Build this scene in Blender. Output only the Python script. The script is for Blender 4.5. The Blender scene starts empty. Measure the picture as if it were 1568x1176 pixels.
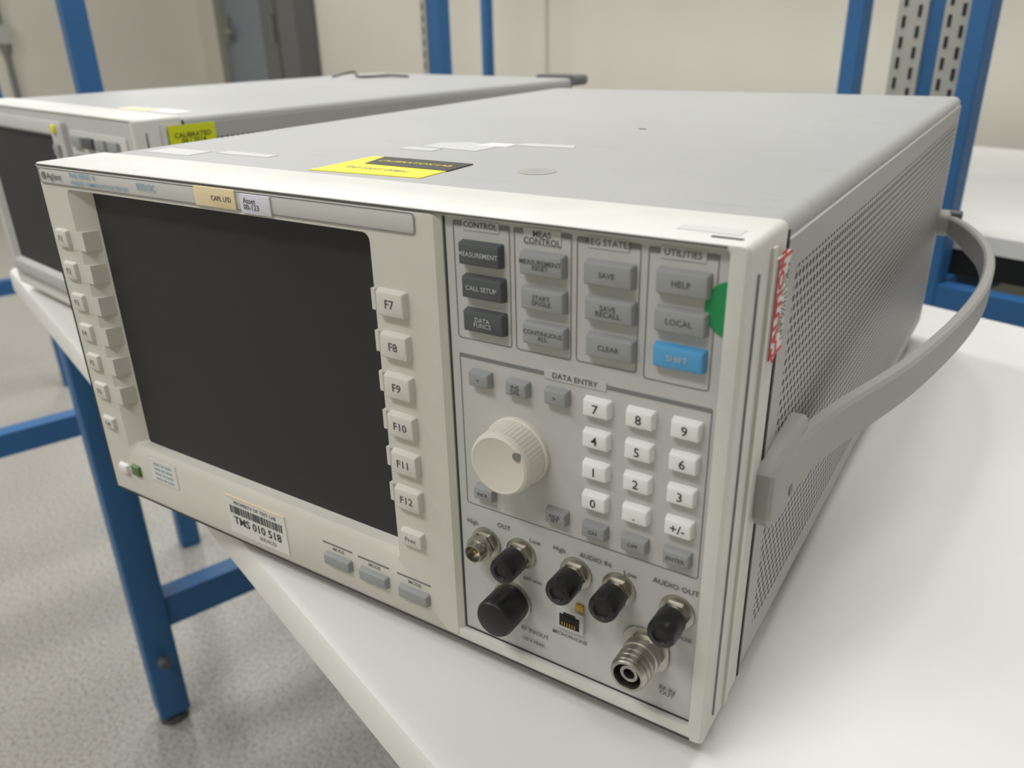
import bpy, bmesh, math, random
from mathutils import Vector, Matrix
random.seed(4)
sc=bpy.context.scene
try:
    sc.view_settings.view_transform='Standard'
except Exception: pass
Z0=0.772; TT=0.76
W,H,D=0.426,0.2213,0.61
GA=-math.atan2(-.322,.947)          # the instruments stand turned on the bench by this angle
G=Matrix.Rotation(GA,4,'Z')

# ---------------- materials ----------------
def srgb(r,g,b):
    def c(v):
        v/=255.0
        return v/12.92 if v<=0.04045 else ((v+0.055)/1.055)**2.4
    return (c(r),c(g),c(b),1)
def mat(name,col,rough=0.5,metal=0.0,noise=0.0,nscale=40,bump=0.0,bscale=400,emit=0,spec=None,scuff=0):
    m=bpy.data.materials.new(name); m.use_nodes=True
    nt=m.node_tree; b=nt.nodes['Principled BSDF']
    b.inputs['Base Color'].default_value=col
    b.inputs['Roughness'].default_value=rough
    b.inputs['Metallic'].default_value=metal
    if spec is not None: b.inputs['Specular IOR Level'].default_value=spec
    if emit:
        b.inputs['Emission Color'].default_value=col; b.inputs['Emission Strength'].default_value=emit
    tc=nt.nodes.new('ShaderNodeTexCoord')
    if noise:
        n=nt.nodes.new('ShaderNodeTexNoise'); n.inputs['Scale'].default_value=nscale; n.inputs['Detail'].default_value=5
        nt.links.new(tc.outputs['Object'],n.inputs['Vector'])
        r=nt.nodes.new('ShaderNodeValToRGB')
        r.color_ramp.elements[0].position=0.3; r.color_ramp.elements[1].position=0.7
        r.color_ramp.elements[0].color=tuple(c*(1-noise) for c in col[:3])+(1,)
        r.color_ramp.elements[1].color=tuple(min(1,c*(1+noise)) for c in col[:3])+(1,)
        nt.links.new(n.outputs['Fac'],r.inputs['Fac']); out=r.outputs['Color']
        if scuff:
            mp=nt.nodes.new('ShaderNodeMapping'); mp.inputs['Scale'].default_value=(14,45,14); mp.inputs['Rotation'].default_value=(0,0,.5)
            nt.links.new(tc.outputs['Object'],mp.inputs['Vector'])
            n3=nt.nodes.new('ShaderNodeTexNoise'); n3.inputs['Scale'].default_value=1.0; n3.inputs['Detail'].default_value=7; n3.inputs['Roughness'].default_value=.65
            nt.links.new(mp.outputs['Vector'],n3.inputs['Vector'])
            r3=nt.nodes.new('ShaderNodeValToRGB'); r3.color_ramp.elements[0].position=.60; r3.color_ramp.elements[1].position=.76
            r3.color_ramp.elements[0].color=(1,1,1,1); k=1-scuff; r3.color_ramp.elements[1].color=(k,k,k*.98,1)
            nt.links.new(n3.outputs['Fac'],r3.inputs['Fac'])
            mx=nt.nodes.new('ShaderNodeMix'); mx.data_type='RGBA'; mx.blend_type='MULTIPLY'; mx.inputs[0].default_value=1
            nt.links.new(out,mx.inputs[6]); nt.links.new(r3.outputs['Color'],mx.inputs[7]); out=mx.outputs[2]
        nt.links.new(out,b.inputs['Base Color'])
    if bump:
        n2=nt.nodes.new('ShaderNodeTexNoise'); n2.inputs['Scale'].default_value=bscale; n2.inputs['Detail'].default_value=2
        nt.links.new(tc.outputs['Object'],n2.inputs['Vector'])
        bp=nt.nodes.new('ShaderNodeBump'); bp.inputs['Strength'].default_value=bump; bp.inputs['Distance'].default_value=0.0005
        nt.links.new(n2.outputs['Fac'],bp.inputs['Height']); nt.links.new(bp.outputs['Normal'],b.inputs['Normal'])
    return m
M={}
M['cream']=mat('cream_plastic',srgb(208,206,198),.5,noise=.05,nscale=12,bump=.1,bscale=900)
M['panel']=mat('light_grey_panel',srgb(192,192,190),.5,noise=.04,nscale=15,bump=.1,bscale=900)
M['frame']=mat('frame_paint',srgb(208,207,202),.5,noise=.05,nscale=25,scuff=.12)
M['strip']=mat('title_strip',srgb(200,200,196),.45)
M['top']=mat('cabinet_vinyl',srgb(166,166,165),.5,noise=.07,nscale=3,bump=.25,bscale=1200,scuff=.13)
M['glass']=mat('dark_screen_glass',srgb(47,47,48),.5,spec=.3)
M['dkey']=mat('dark_key',srgb(78,82,84),.5)
M['gkey']=mat('grey_key',srgb(148,150,150),.5)
M['wkey']=mat('white_key',srgb(230,230,228),.5)
M['dtxt']=mat('pale_key_print',srgb(185,188,190),.5)
M['ckey']=mat('cream_key',srgb(208,206,199),.5)
M['bkey']=mat('blue_key',srgb(82,156,205),.45)
M['ink']=mat('dark_ink',srgb(84,86,88),.6)
M['inkl']=mat('grey_ink',srgb(122,124,125),.6)
M['seam']=mat('dark_seam',srgb(60,60,58),.7)
M['black']=mat('black_rubber',srgb(22,22,23),.35)
M['nickel']=mat('nickel',srgb(176,173,164),.36,metal=1,noise=.12,nscale=200)
M['knob']=mat('knob_plastic',srgb(212,209,200),.5)
M['blue']=mat('blue_paint',srgb(40,94,144),.5,noise=.08,nscale=8)
M['table']=mat('table_laminate',srgb(224,223,220),.45,noise=.03,nscale=5)
M['handle']=mat('handle_plastic',srgb(158,156,152),.5,bump=.15,bscale=900)
M['green']=mat('green_dot_sticker',srgb(30,145,85),.5)
M['green2']=mat('green_key',srgb(85,115,60),.4)
M['yellow']=mat('yellow_label',srgb(226,212,50),.5)
M['yl2']=mat('yellow_green_label',srgb(208,216,30),.5)
M['blk']=mat('black_label',srgb(48,46,38),.5)
M['paper']=mat('paper_label',srgb(222,221,217),.6)
M['tan']=mat('tan_label',srgb(228,212,172),.6)
M['lav']=mat('lavender_label',srgb(212,212,224),.6)
M['red']=mat('red_print',srgb(205,70,65),.6)
M['cyan']=mat('cyan_ink',srgb(120,165,185),.6)
M['tape']=mat('faded_tape',srgb(192,192,190),.5)
M['smudge']=mat('adhesive_residue',srgb(154,152,147),.5,noise=.06,nscale=90)
M['slot']=mat('zinc_standard',srgb(168,167,161),.5,metal=.1)
M['dark']=mat('dark_void',srgb(15,15,16),.7)
M['brass']=mat('brass_tag',srgb(180,150,70),.35,metal=.8)
M['dgrey']=mat('dark_grey_plastic',srgb(112,112,110),.5)

def perf_mat(name,col):
    m=mat(name,col,.5,bump=.1,bscale=900)
    nt=m.node_tree; b=nt.nodes['Principled BSDF']
    tc=nt.nodes.new('ShaderNodeTexCoord'); sp=nt.nodes.new('ShaderNodeSeparateXYZ')
    nt.links.new(tc.outputs['Object'],sp.inputs[0])
    def mth(op,a,bb=None):
        n=nt.nodes.new('ShaderNodeMath'); n.operation=op
        for i,v in enumerate((a,bb)):
            if v is None: continue
            if isinstance(v,(int,float)): n.inputs[i].default_value=v
            else: nt.links.new(v,n.inputs[i])
        return n.outputs[0]
    y,z=sp.outputs['Y'],sp.outputs['Z']
    v=mth('DIVIDE',z,0.0046); row=mth('FLOOR',v); vf=mth('SUBTRACT',mth('FRACT',v),.5)
    u=mth('ADD',mth('DIVIDE',y,0.0054),mth('MULTIPLY',mth('MODULO',row,2),.5)); uf=mth('SUBTRACT',mth('FRACT',u),.5)
    dd=mth('ADD',mth('MULTIPLY',uf,uf),mth('MULTIPLY',vf,vf))
    h=mth('LESS_THAN',dd,.11)
    for a,op,val in ((y,'GREATER_THAN',.060),(y,'LESS_THAN',.592),(z,'GREATER_THAN',.022),(z,'LESS_THAN',.200)):
        h=mth('MULTIPLY',h,mth(op,a,val))
    mx=nt.nodes.new('ShaderNodeMix'); mx.data_type='RGBA'
    nt.links.new(h,mx.inputs[0]); mx.inputs[6].default_value=col; mx.inputs[7].default_value=srgb(26,26,27)
    nt.links.new(mx.outputs[2],b.inputs['Base Color'])
    return m
M['perf']=perf_mat('perforated_side',srgb(171,170,168))

# ---------------- mesh builder ----------------
FRONT=lambda u,v,w:(u,-w,v)      # u=x v=z w out of front
SIDE=lambda u,v,w:(W+w,u,v)      # u=y v=z w out of right side
TOP=lambda u,v,w:(u,v,H+w)
WORLD=lambda u,v,w:(u,v,w)
class B:
    def __init__(s,name,parent=None,fr=WORLD):
        s.name=name;s.parent=parent;s.v=[];s.f=[];s.mi=[];s.mats=[];s.fr=fr
    def m(s,k):
        if k not in s.mats: s.mats.append(k)
        return s.mats.index(k)
    def loops(s,ls,k,c0=True,c1=True,fr=None):
        fr=fr or s.fr; i0=len(s.v); n=len(ls[0]); mi=s.m(k)
        for l in ls:
            for p in l: s.v.append(fr(*p))
        for a in range(len(ls)-1):
            for j in range(n):
                s.f.append((i0+a*n+j,i0+a*n+(j+1)%n,i0+(a+1)*n+(j+1)%n,i0+(a+1)*n+j)); s.mi.append(mi)
        if c0: s.f.append(tuple(i0+j for j in reversed(range(n)))); s.mi.append(mi)
        if c1: s.f.append(tuple(i0+(len(ls)-1)*n+j for j in range(n))); s.mi.append(mi)
        return s
    def rr(s,cx,cy,w,h,r,n=4):
        r=max(min(r,w/2-1e-5,h/2-1e-5),1e-5); o=[]
        for q,(sx,sy) in enumerate(((1,1),(-1,1),(-1,-1),(1,-1))):
            for i in range(n+1):
                a=math.pi/2*(q+i/n)
                o.append((cx+sx*(w/2-r)+r*math.cos(a),cy+sy*(h/2-r)+r*math.sin(a)))
        return o
    def pad(s,cx,cy,w,h,w0,w1,k,r=.001,b=.0006,taper=0,fr=None):
        L=[]
        for (ins,ww) in ((0,w0),(taper,w1-b),(taper+b*.35,w1-b*.35),(taper+b,w1)):
            L.append([(x,y,ww) for x,y in s.rr(cx,cy,w-2*ins,h-2*ins,max(r-ins*.5,.0002))])
        return s.loops(L,k,fr=fr)
    def box(s,x0,x1,y0,y1,z0,z1,k,fr=None):
        return s.loops([[(x0,y0,z),(x1,y0,z),(x1,y1,z),(x0,y1,z)] for z in (z0,z1)],k,fr=fr)
    def poly(s,pts,w0,w1,k,fr=None):
        return s.loops([[(x,y,z) for x,y in pts] for z in (w0,w1)],k,fr=fr)
    def outline(s,cx,cy,w,h,t,w0,w1,k,r=.001,fr=None):
        o=s.rr(cx,cy,w,h,r); i=s.rr(cx,cy,w-2*t,h-2*t,max(r-t,.0001))
        return s.loops([[(x,y,w0) for x,y in o],[(x,y,w1) for x,y in o],[(x,y,w1) for x,y in i],[(x,y,w0) for x,y in i]],k,c0=False,c1=False,fr=fr)
    def rev(s,cx,cy,prof,k,n=24,fr=None,c0=True,c1=True,ridge=0):
        L=[]
        for (r,w) in prof:
            L.append([(cx+(r*(1-ridge*(j%2)))*math.cos(2*math.pi*j/n),cy+(r*(1-ridge*(j%2)))*math.sin(2*math.pi*j/n),w) for j in range(n)])
        return s.loops(L,k,c0,c1,fr=fr)
    def text(s,t,cx,cy,size,w,k,fr=None,align='CENTER',rot=0,bold=.006):
        fr=fr or s.fr
        cu=bpy.data.curves.new('t','FONT'); cu.body=t; cu.size=size; cu.align_x=align; cu.align_y='CENTER'; cu.resolution_u=2; cu.space_line=.8; cu.offset=size*bold
        ob=bpy.data.objects.new('t',cu); sc.collection.objects.link(ob)
        dg=bpy.context.evaluated_depsgraph_get()
        me=bpy.data.meshes.new_from_object(ob.evaluated_get(dg))
        i0=len(s.v); mi=s.m(k); cr,sr=math.cos(rot),math.sin(rot)
        for v in me.vertices: s.v.append(fr(cx+v.co.x*cr-v.co.y*sr,cy+v.co.x*sr+v.co.y*cr,w))
        for p in me.polygons: s.f.append(tuple(i0+i for i in p.vertices)); s.mi.append(mi)
        bpy.data.objects.remove(ob); bpy.data.curves.remove(cu); bpy.data.meshes.remove(me)
        return s
    def sweep(s,pts,sec,k,up=(0,0,1)):
        L=[];up=Vector(up)
        for i,p in enumerate(pts):
            a=Vector(pts[max(i-1,0)]);b=Vector(pts[min(i+1,len(pts)-1)])
            t=(b-a).normalized(); sd=t.cross(up).normalized(); u2=sd.cross(t)
            sc2=sec(i/(len(pts)-1)) if callable(sec) else sec
            L.append([tuple(Vector(p)+sd*q[0]+u2*q[1]) for q in sc2])
        return s.loops(L,k,fr=WORLD)
    def done(s,smooth=True):
        me=bpy.data.meshes.new(s.name); me.from_pydata(s.v,[],s.f)
        for k in s.mats: me.materials.append(M[k])
        me.polygons.foreach_set('material_index',s.mi)
        bm=bmesh.new(); bm.from_mesh(me); bmesh.ops.recalc_face_normals(bm,faces=bm.faces); bm.to_mesh(me); bm.free()
        if smooth:
            me.polygons.foreach_set('use_smooth',[True]*len(me.polygons)); me.set_sharp_from_angle(angle=math.radians(32))
        ob=bpy.data.objects.new(s.name,me); sc.collection.objects.link(ob)
        if s.parent: ob.parent=s.parent
        return ob
def empty(name,loc=(0,0,0),rz=0):
    e=bpy.data.objects.new(name,None); sc.collection.objects.link(e); e.location=loc; e.rotation_euler=(0,0,rz); e.empty_display_size=.1
    return e
def lerp_path(P,n):
    o=[];Q=[P[0]]+list(P)+[P[-1]]
    for i in range(1,len(Q)-2):
        p0,p1,p2,p3=[Vector(q) for q in Q[i-1:i+3]]
        for j in range(n):
            t=j/n
            o.append(tuple(.5*((2*p1)+(-p0+p2)*t+(2*p0-5*p1+4*p2-p3)*t*t+(-p0+3*p1-3*p2+p3)*t**3)))
    o.append(tuple(P[-1])); return o

# ---------------- instrument body ----------------
def cabinet(e):
    fr=B('front_frame',e)
    def loop(x0,x1,z0,z1,r,y): return [(x,y,z) for x,z in fr.rr((x0+x1)/2,(z0+z1)/2,x1-x0,z1-z0,r)]
    fr.loops([loop(.004,W-.007,.008,H-.002,.002,.014),loop(.004,W-.007,.008,H-.002,.002,0.0003),loop(.0035,W-.006,.007,H-.0015,.002,-.0002),
              loop(.001,W-.0015,.001,H-.0006,.002,0.0),loop(0,W,0,H,.003,.0012),loop(0,W,0,H,.003,.043),loop(.001,W-.001,.001,H-.001,.003,.045)],'frame',c0=True)
    fr.box(W-.0002,W+.0006,.010,.0112,.01,H-.012,'inkl'); fr.box(W-.0002,W+.0012,.024,.028,.004,H-.006,'frame')
    fr.box(W-.0002,W+.0003,.0445,.0462,.004,H-.004,'seam')
    fr.done()
    b=B('cabinet_body',e)
    L=[]
    for ins,y in ((.003,.044),(.001,.0445),(.001,D-.002),(.004,D)):
        L.append([(x,y,z) for x,z in b.rr(W/2,H/2,W-2*ins,H-2*ins,.006)])
    b.loops(L,'top')
    b.done()
    s=B('perforated_side_panel',e)
    s.box(W-.002,W+.0005,.046,D-.006,.010,H-.008,'perf'); s.box(-.0005,.002,.046,D-.006,.010,H-.008,'perf')
    s.done(False)
    f=B('feet',e)
    for x in (.05,W-.05):
        for y in (.09 if x>.1 else .12,D-.06): f.rev(x,y,[(.012,-.0120),(.013,-.010),(.013,.002)],'black',fr=WORLD)
    f.done()
    rp=B('rear_panel',e)
    rp.box(.02,W-.02,D-.001,D+.001,.02,H-.02,'panel')
    RF=lambda u,v,w:(u,D+w,v)
    for x,z,r in ((.09,.13,.04),(.2,.13,.04)):
        for q in (1,.75,.5,.25): rp.rev(x,z,[(r*q,.001),(r*q,.003),(r*q-.003,.003),(r*q-.003,.001)],'dkey',fr=RF,c0=False,c1=False)
    rp.box(.3,.37,.04,.09,0,.012,'black',fr=RF)
    for x in (.02,W-.03): rp.pad(x+.005,H-.018,.022,.026,0,.016,'handle',.005,.004,fr=RF); rp.pad(x+.005,.02,.022,.026,0,.016,'handle',.005,.004,fr=RF)
    rp.done()
def side_handle(e):
    h=B('carry_handle',e)
    pts=lerp_path([(W+.003,.052,.105),(W+.006,.082,.106),(.440,.125,.106),(.460,.21,.104),(.476,.32,.102),(.481,.42,.100),(.474,.51,.100),(.453,.575,.103),(W+.006,.608,.107)],8)
    def sec(t):
        hh=.0122+ .004*max(0,1-t*6)-.0012*t; th=.0038+.001*max(0,1-t*6)
        if t>.85: hh-=.003*(t-.85)/.15
        return [(th,-hh+.002),(th,hh-.002),(th-.0015,hh),(-th+.0015,hh),(-th,hh-.002),(-th,-hh+.002),(-th+.0015,-hh),(th-.0015,-hh)]
    h.sweep(pts,sec,'handle')
    base=[(.039,.096),(.044,.090),(.060,.086),(.080,.088),(.090,.093),(.094,.112),(.090,.124),(.082,.127),(.044,.121),(.039,.117)]
    cx,cy=.066,.106
    h.loops([[(x,y,0) for x,y in base],[(x,y,.0055) for x,y in base],[(cx+(x-cx)*.96,cy+(y-cy)*.94,.0072) for x,y in base],[(cx+(x-cx)*.9,cy+(y-cy)*.86,.0078) for x,y in base]],'handle',fr=SIDE)
    h.pad(.608,.107,.024,.022,0,.010,'handle',.006,.002,fr=SIDE)
    h.rev(.066,.098,[(.0028,.0075),(.0028,.0088),(.002,.009)],'inkl',fr=SIDE,n=12)
    h.rev(.606,.115,[(.005,.008),(.005,.018),(.003,.019)],'dkey',fr=SIDE,n=12)
    h.done()

# =============== MAIN INSTRUMENT ===============
E=empty('electronic_test_instrument',(0,0,Z0),GA)
cabinet(E); side_handle(E)
PW=-.003   # right panel surface (behind frame plane)
pn=B('front_panel',E,FRONT)
pn.box(.296,W-.0069,.0079,H-.0019,-.0135,PW,'panel')
pn.box(.299,W-.007,.0082,.0090,PW,PW+.0003,'seam'); pn.box(W-.0078,W-.007,.008,H-.002,PW,PW+.0003,'inkl')
pn.box(.2987,.2994,.009,H-.003,PW,PW+.0003,'seam')
pn.box(.002,.420,.0014,.0022,-.001,.0006,'seam'); pn.box(.0018,.0026,.002,H-.002,-.001,.0006,'seam'); pn.box(.003,W-.008,H-.0014,H-.0009,-.001,.0008,'seam')
pn.done(False)
dm=B('display_bezel',E,FRONT)
def L4(x0,x1,z0,z1,r,w): return [(x,z,w) for x,z in dm.rr((x0+x1)/2,(z0+z1)/2,x1-x0,z1-z0,r,4)]
dm.loops([L4(.004,.2985,.003,.2195,.002,-.005),L4(.004,.2985,.003,.2195,.002,-.002),L4(.0045,.296,.0035,.2192,.002,.0005),L4(.005,.291,.004,.219,.002,.001),
          L4(.030,.2610,.037,.2080,.004,.001),L4(.034,.2600,.042,.207,.003,-.002),L4(.040,.2595,.0425,.2065,.002,-.0088)],'cream',c0=False,c1=False)
dm.done()
gl=B('display_screen',E,FRONT); gl.box(.038,.264,.041,.209,-.0100,-.0085,'glass'); gl.done(False)
tp=B('title_plate',E,FRONT)
tp.pad(.1465,.2145,.281,.0090,.001,.0015,'strip',.002,.0003)
tp.outline(.1465,.2145,.281,.0090,.0004,.0015,.0017,'inkl',.002)
tp.rev(.011,.2147,[(.0022,.0015),(.0022,.0019)],'inkl',n=8)
tp.text('Agilent',.0145,.2145,.0052,.0020,'ink',align='LEFT')
tp.text('8960 SERIES 10',.038,.2165,.0040,.0020,'cyan',align='LEFT'); tp.text('WIRELESS COMMUNICATIONS TEST SET',.038,.2125,.0030,.0020,'cyan',align='LEFT')
tp.text('E5515C',.100,.2150,.0050,.0020,'cyan',align='LEFT')
tp.pad(.163,.2148,.030,.0095,.0016,.0024,'tan',.0003,.0001); tp.text('CAPL LFD',.168,.2145,.0034,.0026,'ink')
tp.pad(.192,.2138,.0205,.0092,.0016,.0025,'lav',.0003,.0001); tp.text('Asset\n00-123',.184,.2138,.0038,.0027,'ink',align='LEFT')
tp.done()
sk=B('soft_keys',E,FRONT)
for i,z in enumerate((.178,.158,.138,.118,.098,.078)):
    sk.pad(.272,z,.0165,.0125,.001,.0046,'ckey',.001,.0008,.0006); sk.text('F%d'%(i+7),.272,z,.0056,.0048,'ink')
    sk.box(.2588,.264,z-.0050,z+.0050,-.004,.0010,'cream')
sk.pad(.272,.055,.0145,.0095,.001,.0042,'ckey',.001,.0008,.0006); sk.text('Prev',.272,.055,.0038,.0044,'inkl')
for i,z in enumerate((.178,.158,.138,.118,.098,.078)):
    sk.pad(.016,z,.0130,.0115,.001,.0034,'ckey',.001,.0008,.0006); sk.text('F%d'%(i+1),.0155,z,.0050,.0036,'inkl')
    sk.loops([[(.023,z-.0062,.0008),(.039,z-.0062,-.0078),(.039,z+.0052,-.0078),(.023,z+.0052,.0008)],[(.023,z-.0062,.0013),(.0355,z-.0062,.0011),(.0355,z+.0052,.0011),(.023,z+.0052,.0013)]],'cream')
sk.pad(.016,.055,.0125,.009,.001,.0034,'ckey',.001,.0008,.0006); sk.text('Full',.016,.055,.0040,.0036,'inkl')
sk.done()
bk=B('lower_keys',E,FRONT)
for (x,z) in ((.2160,.0205),(.2421,.0200),(.2696,.0197)):
    bk.pad(x,z-.001,.0200,.0078,.001,.0042,'gkey',.001,.0008,.0006)
    bk.box(x-.0115,x+.0105,z+.0078,z+.0088,.001,.0012,'inkl')
    bk.text('MODE',x,z+.0056,.003,.0012,'inkl')
bk.pad(.0200,.0216,.0105,.0078,.001,.0036,'wkey',.0015,.001,.0006)
bk.pad(.0335,.0235,.0090,.0080,.001,.003,'green2',.001,.0006,.0004)
bk.done()
sl=B('stickers',E,FRONT)
sl.pad(.0640,.0300,.0265,.0165,.001,.0014,'paper',.0003,.0001)
for i in range(4): sl.text('xxxx xx xxxx',.064,.0355-.0036*i,.0033,.0016,'cyan')
cx,cz,w_=.1495,.0208,.0510
sl.pad(cx,cz,w_,.0265,.001,.0015,'paper',.0003,.0001)
sl.box(cx-w_/2,cx+w_/2,cz+.0128,cz+.0134,.001,.0017,'tan')
sl.text('PROPERTY OF TEST LAB',cx,cz+.0095,.0034,.0017,'ink')
random.seed(2); xx=cx-w_/2+.003
while xx<cx+w_/2-.003:
    bw=random.choice((.0005,.0008,.0012)); sl.box(xx,xx+bw,cz+.0015,cz+.0068,.0015,.0017,'ink'); xx+=bw+random.choice((.0004,.0008))
sl.text('TMS 010 518',cx,cz-.0035,.0076,.0017,'seam',bold=.015); sl.text('SERVICES',cx+.008,cz-.0095,.0036,.0017,'inkl')
gr=.0104; gx,gz=.4212,.1977; xc=W-.0071
t0=math.acos((xc-gx)/gr)
sl.poly([(gx+gr*math.cos(t),gz+gr*math.sin(t)) for t in [t0+(2*math.pi-2*t0)*i/30 for i in range(31)]],PW,PW+.0005,'green')
sl.done(False)

# right keypad panel
kp=B('function_keys',E,FRONT); ln=B('panel_printing',E,FRONT)
K0=PW; K1=.0008; TX=K1+.0002; LW=PW+.0002
for x0,x1,z0,z1,t in ((.3029,.3313,.1667,.2168,'CONTROL'),(.3322,.3588,.1667,.2168,'MEAS\nCONTROL'),(.3599,.3868,.1671,.2163,'REG STATES'),(.3885,.4153,.1659,.2160,'UTILITIES')):
    ln.outline((x0+x1)/2,(z0+z1)/2,x1-x0-.001,z1-z0,.0004,PW,LW,'inkl',.0015)
    ln.pad((x0+x1)/2,z1-.0006,x1-x0-.001,.0020,PW,LW+.0001,'inkl',.0008,.00005)
    ln.pad((x0+x1)/2,z1-.0010-(.001 if '\n' in t else 0),(x1-x0)*.62,.0060 if '\n' in t else .0042,PW,LW+.0002,'panel',.0002,.00005)
    ln.text(t,(x0+x1)/2,z1-.0008-(.0018 if '\n' in t else 0),.0034,LW+.0004,'ink')
def keys(cents,w,h,m,labs,tm,ts):
    for (x,z),l in zip(cents,labs):
        kp.pad(x,z,w,h,K0,K1,m,.0008,.0008,.0005)
        if l: kp.text(l,x,z,ts,TX,tm)
keys([(.3178,.2048),(.3187,.1909),(.3187,.1764)],.0205,.0100,'dkey',['MEASUREMENT','CALL SETUP','DATA\nFUNCS'],'dtxt',.0028)
keys([(.3465,.2044),(.3469,.1904),(.3474,.1759)],.0200,.0096,'gkey',['MEASUREMENT\nRESET','START\nSINGLE','CONTINUOUS\nALL'],'ink',.0027)
keys([(.3746,.2044),(.3754,.1907),(.3760,.1761)],.0205,.0096,'gkey',['SAVE','SAVE\nRECALL','CLEAR'],'ink',.0030)
keys([(.4030,.2052),(.4030,.1912)],.0200,.0094,'gkey',['HELP','LOCAL'],'ink',.0032)
keys([(.4033,.1774)],.0200,.0092,'bkey',['SHIFT'],'dtxt',.0033)
keys([(.3151,.1500),(.3340,.1498),(.3527,.1502)],.0112,.0076,'gkey',['<','INS\nDEL','>'],'ink',.0028)
keys([(.3150,.0931),(.3527,.0931)],.0110,.0072,'gkey',['INCR','INCR\nSET'],'ink',.0024)
kc=[(x,z) for z in (.1496,.1356,.1212,.1065) for x in (.3710,.3895,.4080)]
keys(kc,.0120,.0080,'wkey',['7','8','9','4','5','6','1','2','3','0','.','+/-'],'seam',.0056)
keys([(x,.0922) for x in (.3712,.3895,.4080)],.0120,.0074,'gkey',['ON','OFF','ENTER'],'ink',.0027)
ln.outline((.3035+.4168)/2,(.159+.0838)/2,.4168-.3035,.159-.0838,.0004,PW,LW,'inkl',.0015)
ln.pad(.3601,.1588,.1133,.0016,PW,LW+.0001,'inkl',.0006,.00005)
ln.pad(.3601,.1588,.028,.004,PW,LW+.0002,'panel',.0002,.00005)
ln.text('DATA ENTRY',.3601,.1588,.0034,LW+.0004,'ink')
kx,kz=.3325,.1194
kn=B('rotary_knob',E,FRONT)
kn.rev(kx,kz,[(.0158,PW),(.0158,PW+.002),(.0152,PW+.0025)],'knob',n=48)
kn.rev(kx,kz,[(.0149,PW+.002),(.0146,.0110)],'knob',n=96,ridge=.02)
kn.rev(kx,kz,[(.0146,.0107),(.0140,.0125),(.0130,.0132),(.0118,.0128),(.0,.0124)],'knob',n=48,c1=False)
kn.rev(kx+.0095,kz+.0070,[(.0020,.0122),(.0020,.0134)],'inkl',n=16)
kn.done(); kp.done()
cn=B('connectors',E,FRONT)
def bnc(x,z,cap=True):
    w=PW
    cn.rev(x,z,[(.0078,w),(.0078,w+.0012),(.0066,w+.0016)],'nickel')
    cn.rev(x,z,[(.0064,w+.001),(.0064,w+.004)],'nickel',n=6)
    cn.rev(x,z,[(.0050,w+.003),(.0050,w+.0095),(.0046,w+.012),(.0040,w+.012),(.0040,w+.005)],'nickel',c1=False)
    if cap: cn.rev(x,z,[(.0062,w+.006),(.0064,w+.0065),(.0064,w+.016),(.0058,w+.0175),(.0035,w+.018),(.003,w+.017)],'black')
    else:
        cn.rev(x,z,[(.0042,w+.004),(.0042,w+.0055)],'wkey'); cn.rev(x,z,[(.0012,w+.004),(.001,w+.010)],'brass',n=10)
        for sgn in (-1,1): cn.rev(x+sgn*.0040,z+sgn*.0040,[(.0010,w+.008),(.0010,w+.0098)],'nickel',n=8)
        cn.rev(x,z,[(.0066,w+.0055),(.0066,w+.0075),(.0052,w+.0078)],'nickel')
bnc(.3139,.0652,False); bnc(.3332,.0660); bnc(.3619,.0661); bnc(.3827,.0660); bnc(.4092,.0650)
x,z=.3278,.0368; w=PW
cn.rev(x,z,[(.0105,w),(.0105,w+.0014),(.0092,w+.0018)],'nickel'); cn.rev(x,z,[(.0094,w+.002),(.0097,w+.003),(.0097,w+.016),(.0088,w+.0175),(.006,w+.018)],'black')
x,z=.3967,.0394
cn.pad(x,z,.0215,.0215,w,w+.0016,'nickel',.008,.0004)
cn.rev(x,z,[(.0092,w+.001),(.0092,w+.005)],'nickel',n=6)
cn.rev(x,z,[(.0086,w+.004),(.0086,w+.008),(.0080,w+.0085),(.0080,w+.019),(.0074,w+.020),(.0062,w+.020),(.0062,w+.008)],'nickel',c1=False)
for q in range(3): cn.rev(x,z,[(.0080,w+.0105+.003*q),(.0083,w+.011+.003*q),(.0083,w+.0118+.003*q),(.0080,w+.0123+.003*q)],'nickel',c0=False,c1=False)
cn.rev(x,z,[(.0064,w+.007),(.0064,w+.010)],'dark'); cn.rev(x,z,[(.0040,w+.009),(.0040,w+.018),(.0026,w+.018),(.0026,w+.012)],'nickel',c1=False)
x,z=.3595,.0389
cn.pad(x,z,.0142,.0118,w,w+.0020,'panel',.0006,.0004); cn.pad(x+.0045,z+.0085,.004,.004,w,w+.0012,'brass',.0006,.0004)
cn.pad(x,z-.0004,.0102,.0068,w+.001,w+.0023,'dark',.0002,.0001); cn.box(x-.003,x+.003,z+.002,z+.0042,w+.001,w+.0023,'dark')
for i in range(6): cn.box(x-.0037+i*.0013,x-.0032+i*.0013,z-.003,z-.001,w+.001,w+.0026,'brass')
cn.done()
for t,x,z,s_ in (('High',.3062,.0740,.0034),('OUT',.3239,.0771,.0034),('Low',.3407,.0748,.0034),('High',.3533,.0755,.0034),('AUDIO IN',.3711,.0765,.0034),('Low',.3876,.0751,.0034),('AUDIO OUT',.4080,.0768,.0036),
               ('600 ohm',.3392,.0528,.0028),('RF IN/OUT',.3400,.0225,.0032),('100 V PEAK',.3390,.0165,.0026),('MICROPHONE',.3589,.0285,.0028),('DC 2.4 V PEAK',.4085,.0520,.0026),('RF IN\nOUT',.4075,.0200,.0032)):
    ln.text(t,x,z,s_,LW+.0004,'ink')
ln.done(False)
st=B('side_labels',E,SIDE)
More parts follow.
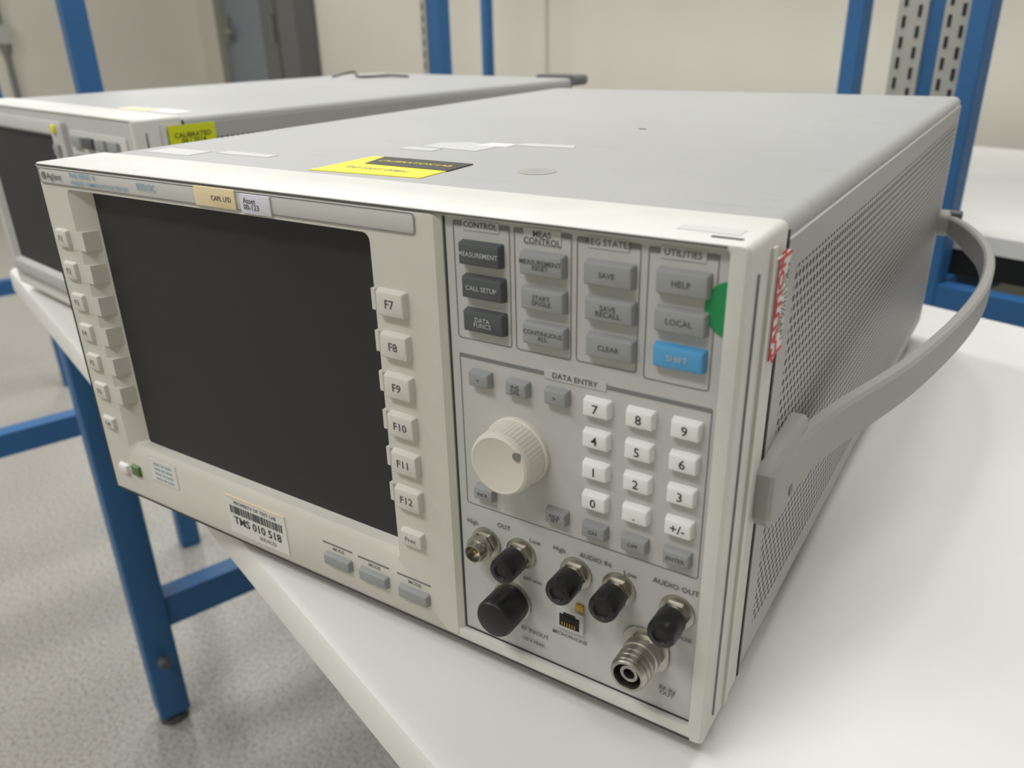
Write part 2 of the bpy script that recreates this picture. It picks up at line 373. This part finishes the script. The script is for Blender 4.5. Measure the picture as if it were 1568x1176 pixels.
st.box(.0295,.0460,.171,.210,.0004,.0016,'paper'); st.text('CAUTION',.0355,.1905,.0098,.0018,'red',rot=math.pi/2,bold=.03); st.text('HEAVY 15 kg\nLIFT WITH CARE',.0425,.1905,.0042,.0018,'ink',rot=math.pi/2)
for (a0,a1,b0,b1) in ((.0295,.0302,.171,.210),(.0295,.0460,.171,.172),(.0295,.0460,.209,.210)): st.box(a0,a1,b0,b1,.0014,.0019,'red')
st.done(False)
tl=B('top_labels',E,TOP)
tl.poly([(.172,.053),(.243,.058),(.242,.104),(.171,.105)],-.0012,-.0006,'yellow')
tl.poly([(.186,.081),(.2435,.080),(.2425,.1042),(.180,.105)],-.0008,-.0004,'blk')
tl.text('CALIBRATION LAB',.212,.092,.006,-.0003,'yellow'); tl.text('DO NOT OPEN',.205,.069,.006,-.0005,'inkl')
tl.poly([(.170,.150),(.215,.146),(.217,.165),(.190,.178),(.172,.170)],-.0012,-.0007,'tape')
tl.poly([(.200,.166),(.222,.168),(.222,.180),(.204,.180)],-.0012,-.0006,'paper')
tl.poly([(.222,.176),(.262,.180),(.258,.190),(.225,.188)],-.0012,-.0007,'tape')
tl.poly([(.165,.136),(.19,.136),(.19,.146),(.165,.146)],-.0012,-.0007,'tape')
tl.poly([(.02,.060),(.062,.060),(.062,.078),(.02,.078)],-.0012,-.0007,'tape'); tl.poly([(.07,.075),(.115,.075),(.115,.084),(.07,.084)],-.0012,-.0007,'tape')
tl.rev(.285,.10,[(.010,-.0012),(.010,-.0008)],'smudge',n=24)
tl.poly([(.257,.283),(.263,.281),(.2635,.2825),(.258,.2845)],-.0012,-.0007,'seam')
tl.box(.395,.418,.012,.020,-.0002,.0002,'strip')
tl.box(.410,.421,.006,.0075,-.0008,.0003,'black')
tl.done(False)

# =============== SECOND INSTRUMENT ===============
ang=math.radians(-9.5)
fl=G@Vector((-.585,.245,0))
E2=empty('electronic_test_instrument.001',(fl.x,fl.y,Z0),ang+GA)
cabinet(E2)
p=B('front_panel',E2,FRONT)
p.box(.004,W-.007,.008,H-.002,-.0135,-.001,'panel')
p.loops([L4(.012,.275,.02,.212,.004,-.002),L4(.012,.275,.02,.212,.004,.004),L4(.015,.272,.023,.209,.004,.006),L4(.028,.252,.035,.200,.003,.006),L4(.034,.248,.040,.196,.002,-.0005)],'panel',c0=False,c1=False)
p.box(.03,.25,.036,.199,-.002,.0002,'glass')
for i in range(7): p.pad(.262,.185-.022*i,.013,.011,.005,.009,'gkey',.001,.0008)
p.pad(.262,.205-.0,.008,.008,.005,.0085,'yellow',.001,.0008)
p.pad(.345,.110,.125,.190,-.002,.0006,'strip',.004,.0004)
for i in range(4):
    for j in range(3): p.pad(.355+j*.022,.125-i*.016,.016,.010,0,.004,'gkey',.001,.0008)
for i in range(3):
    for j in range(4): p.pad(.302+j*.027,.195-i*.017,.020,.010,0,.004,'dkey' if j==1 else 'gkey',.001,.0008)
p.rev(.312,.110,[(.018,0),(.0175,.014),(.015,.016)],'gkey',n=40)
for x in (.30,.33,.36,.39):
    p.rev(x,.035,[(.0075,0),(.0075,.002),(.005,.003),(.005,.012),(.0035,.012)],'nickel')
p.done()
lb=B('calibration_label',E2,SIDE)
lb.box(.030,.075,.190,.2135,.0007,.0015,'yl2'); lb.text('CALIBRATED\n04 / 2014',.0525,.202,.0062,.0017,'blk'); lb.done(False)
t2=B('top_labels',E2,TOP); t2.poly([(.28,.05),(.34,.052),(.34,.07),(.28,.068)],-.0012,-.0006,'tan'); t2.poly([(.32,.058),(.39,.055),(.39,.075),(.33,.075)],-.0012,-.0007,'paper'); t2.done(False)
h=B('rear_bumper',E2)
h.pad(W-.030,H-.004,.07,.014,-.004,.030,'dgrey',.006,.005,fr=lambda u,v,w:(u,D+w,v)); h.done()

cb=B('cable'); cp=lerp_path([(-.44,.70,.0025),(-.42,.725,.008),(-.395,.71,.0025),(-.37,.73,.0025),(-.34,.72,.004),(-.315,.73,.0025)],6)
cp=[tuple(G@Vector((q[0],q[1],Z0+H+max(q[2]-.001,.0008)))) for q in cp]
cb.sweep(cp,[(.0018*math.cos(i*math.pi/4),.0018*math.sin(i*math.pi/4)) for i in range(8)],'black'); cb.done()

# =============== ROOM ===============
T=empty('workbench')
tb=B('table_top',T)
L=[]
for ins,z in ((.004,TT-.032),(.0,TT-.028),(0,TT-.006),(.002,TT-.002),(.006,TT)):
    L.append([(x,y,z) for x,y in tb.rr((-.785+1.15)/2,(.046+.83)/2,1.935-2*ins,.784-2*ins,.03,8)])
tb.loops(L,'table'); tb.done()
def post(bd,a,b,z0,z1,s=.05,k='blue',sy=None):
    sy=sy or s
    bd.loops([[(x,y,z) for x,y in bd.rr(a,b,s,sy,.004,2)] for z in (z0,z1)],k)
def beam(bd,a0,a1,b0,b1,z0,z1,k='blue'): bd.box(a0,a1,b0,b1,z0,z1,k)
lg=B('legs',T)
for a in (-.62,.98):
    for b in (.09,.79):
        post(lg,a,b,.02,TT-.032,.048); lg.rev(a,b,[(.024,0),(.024,.012),(.010,.016),(.010,.03)],'dkey',n=16)
    beam(lg,a-.018,a+.018,.09,.79,.190,.245); beam(lg,a-.018,a+.018,.09,.79,TT-.08,TT-.033)
beam(lg,-.62,.98,.77,.81,.20,.25); beam(lg,-.62,.98,.77,.81,TT-.09,TT-.033); beam(lg,-.62,.98,.10,.13,TT-.08,TT-.033)
lg.rev(.088,.145,[(.004,.597),(.004,.575)],'dkey',n=10,fr=lambda u,v,w:(-w,u,v)); lg.rev(.088,.145,[(.009,.583),(.009,.573),(.006,.570)],'dkey',n=12,fr=lambda u,v,w:(-w,u,v))
lg.done()
T2=empty('shelving_frame_bench')
tb=B('table_top',T2); L=[]
for ins,z in ((.0,TT-.03),(0,TT-.004),(.004,TT)):
    L.append([(x,y,z) for x,y in tb.rr(.05,1.66,2.9-2*ins,.9-2*ins,.02,6)])
tb.loops(L,'table'); tb.box(-1.39,1.49,1.215,2.10,TT-.07,TT-.031,'dark'); tb.done()
lg=B('frame',T2)
for a,s in ((-1.313,.055),(.015,.028),(1.37,.045)):
    post(lg,a,1.17,0,2.1,s,sy=.035); post(lg,a,2.15,0,TT-.03,.045); beam(lg,a-.014,a+.014,1.17,2.15,.2,.25); beam(lg,a-.014,a+.014,1.17,2.15,2.05,2.1)
    beam(lg,a-.014,a+.014,1.17,2.15,TT-.125,TT-.072)
beam(lg,-1.313,1.37,1.155,1.185,TT-.125,TT-.075); beam(lg,-1.313,1.37,1.155,1.185,2.05,2.1); beam(lg,-1.313,1.37,2.13,2.17,2.05,2.1)
post(lg,-.376,1.53,TT,2.1,.036); post(lg,1.37,2.15,TT,2.1,.03)
beam(lg,-1.313,1.37,1.51,1.55,2.05,2.1)
lg.done(False)
sd=B('slotted_standards',T2)
def standard(a0,a1,b,n=2):
    sd.box(a0,a1,b,b+.02,TT+.002,2.05,'slot')
    wd=(a1-a0)
    for k in range(42):
        z=TT+.06+k*.028
        for j in range(n):
            cx_=a0+wd*(j+.5)/n
            sd.box(cx_-.0026,cx_+.0026,b-.0008,b+.001,z+(.014 if j else 0),z+(.014 if j else 0)+.016,'dark')
standard(-.108,-.064,1.17); standard(-.040,-.004,1.17); sd.box(-.066,-.038,1.175,1.2,TT,2.05,'blue')
standard(-1.366,-1.342,1.15,1)
sd.done(False)
T3=empty('steel_rack_frame')
rk=B('posts_and_rails',T3)
for b in (.281,-.40): post(rk,-1.117,b,.0,2.1,.040); post(rk,-2.3,b,.0,2.1,.040)
for a in (-1.117,-2.3): beam(rk,a-.018,a+.018,-.40,.281,.335,.380); beam(rk,a-.018,a+.018,-.40,.281,2.05,2.1)
beam(rk,-2.3,-1.117,.265,.3,2.05,2.1); beam(rk,-2.3,-1.117,-.418,-.382,2.05,2.1)
rk.done(False)
T4=empty('steel_upright')
u=B('post',T4); post(u,-2.04,1.87,0.0,2.77,.034); u.box(-2.08,-2.0,1.83,1.91,0,.008,'blue'); u.done(False)
T5=empty('conduit')
u=B('pipe',T5); u.rev(-6.16,.915,[(.018,0.0),(.018,2.79)],'dgrey'); u.box(-6.2,-6.13,.87,.96,1.02,1.14,'slot'); u.rev(-6.16,.915,[(.026,.96),(.026,1.02)],'dgrey'); u.done(False)

def shell(name,a0,a1,b0,b1,z0,z1,k):
    o=B(name); o.box(a0,a1,b0,b1,z0,z1,k); return o.done(False)
M['wall']=mat('wall_paint',srgb(204,200,188),.7,noise=.05,nscale=1.2)
M['ceil']=mat('ceiling_tile',srgb(222,221,218),.8)
M['doorm']=mat('door_paint',srgb(118,127,134),.5)
M['frm']=mat('door_frame_grey',srgb(127,124,116),.5)
M['cab']=mat('cabinet_grey',srgb(92,93,93),.5)
fm=mat('speckled_floor',srgb(160,156,148),.4); nt=fm.node_tree; bs=nt.nodes['Principled BSDF']
tc=nt.nodes.new('ShaderNodeTexCoord')
def nz(s,d=3):
    n=nt.nodes.new('ShaderNodeTexNoise'); n.inputs['Scale'].default_value=s; n.inputs['Detail'].default_value=d; nt.links.new(tc.outputs['Object'],n.inputs['Vector']); return n
n1=nz(150,5); r1=nt.nodes.new('ShaderNodeValToRGB'); e_=r1.color_ramp.elements
e_[0].position=.34; e_[0].color=srgb(138,134,128); e_[1].position=.5; e_[1].color=srgb(164,161,154)
x3=r1.color_ramp.elements.new(.66); x3.color=srgb(178,175,169)
nt.links.new(n1.outputs['Fac'],r1.inputs['Fac']); nt.links.new(r1.outputs['Color'],bs.inputs['Base Color'])
M['floor']=fm
shell('floor',-6.4,2.8,-2.8,2.4,-.1,0,'floor'); shell('ceiling',-6.4,2.8,-2.8,2.4,2.8,2.9,'ceil')
shell('wall_back',-6.3,2.6,2.25,2.35,0,2.8,'wall'); shell('wall_left',-6.3,-6.2,-2.6,2.25,0,2.8,'wall')
shell('wall_right',2.6,2.7,-2.6,2.35,0,2.8,'wall'); shell('wall_front',-6.3,2.7,-2.7,-2.6,0,2.8,'wall')
shell('trim_1',-2.165,-2.140,2.238,2.25,0,2.8,'wall'); shell('baseboard_back',-4.1,2.6,2.24,2.25,0,.1,'frm')
dr=B('door_1'); dr.box(-5.68,-5.56,2.19,2.249,0,2.15,'frm'); dr.box(-5.56,-4.76,2.215,2.249,0,2.1,'doorm'); dr.box(-5.46,-5.43,2.17,2.215,1.0,1.16,'nickel'); dr.box(-5.46,-5.34,2.16,2.175,1.05,1.08,'nickel')
dr.box(-4.76,-4.70,2.19,2.249,0,2.15,'frm'); dr.box(-5.68,-4.70,2.19,2.249,2.1,2.18,'frm'); dr.box(-5.2,-5.0,2.205,2.216,1.35,1.6,'cab')
dr.done(False)
cbn=B('storage_cabinet'); cbn.pad(-4.44,2.175,.48,.14,.03,1.95,'cab',.01,.01); cbn.box(-4.445,-4.435,2.102,2.11,.06,1.92,'dark'); cbn.box(-4.48,-4.465,2.085,2.11,1.0,1.15,'nickel'); cbn.box(-4.66,-4.22,2.115,2.235,0,.03,'dark')
cbn.done(False)

M['lamp']=mat('lamp_diffuser',(1,.99,.98,1),.5,emit=2)
for (a,b) in ((.3,.9),(-1.6,.9),(-3.8,.9),(.3,-1.2),(-1.8,-1.2),(-4.2,-1.2)):
    fx=B('ceiling_light'); fx.box(a-.6,a+.6,b-.15,b+.15,2.77,2.8,'ceil'); fx.box(a-.57,a+.57,b-.13,b+.13,2.765,2.772,'lamp'); o=fx.done(False)
    l=bpy.data.lights.new('ceiling_lamp','AREA'); l.shape='RECTANGLE'; l.size=1.2; l.size_y=.3; l.energy=(25 if b>0 else 27); l.color=(1,1,.985)
    lo=bpy.data.objects.new('ceiling_lamp',l); sc.collection.objects.link(lo); lo.parent=o; lo.location=(a,b,2.76)
w=bpy.data.worlds.new('world'); sc.world=w; w.use_nodes=True
w.node_tree.nodes['Background'].inputs[0].default_value=(1,.97,.92,1); w.node_tree.nodes['Background'].inputs[1].default_value=.5

# camera
cam=bpy.data.cameras.new('camera'); co=bpy.data.objects.new('camera',cam); sc.collection.objects.link(co)
cam.sensor_width=36; cam.lens=28.345; cam.clip_start=.01
R=Vector((.84164788,.53956103,-.02242175)); U=Vector((-.20219785,.3533592,.91337468)); Fv=Vector((-.50074431,.76420623,-.40650211))
m=Matrix((R,U,-Fv)).transposed().to_4x4(); m.translation=Vector((.4999,-.2561,.2882+Z0)); co.matrix_world=G@m
cam.dof.use_dof=True; cam.dof.focus_distance=.40; cam.dof.aperture_fstop=10
sc.camera=co
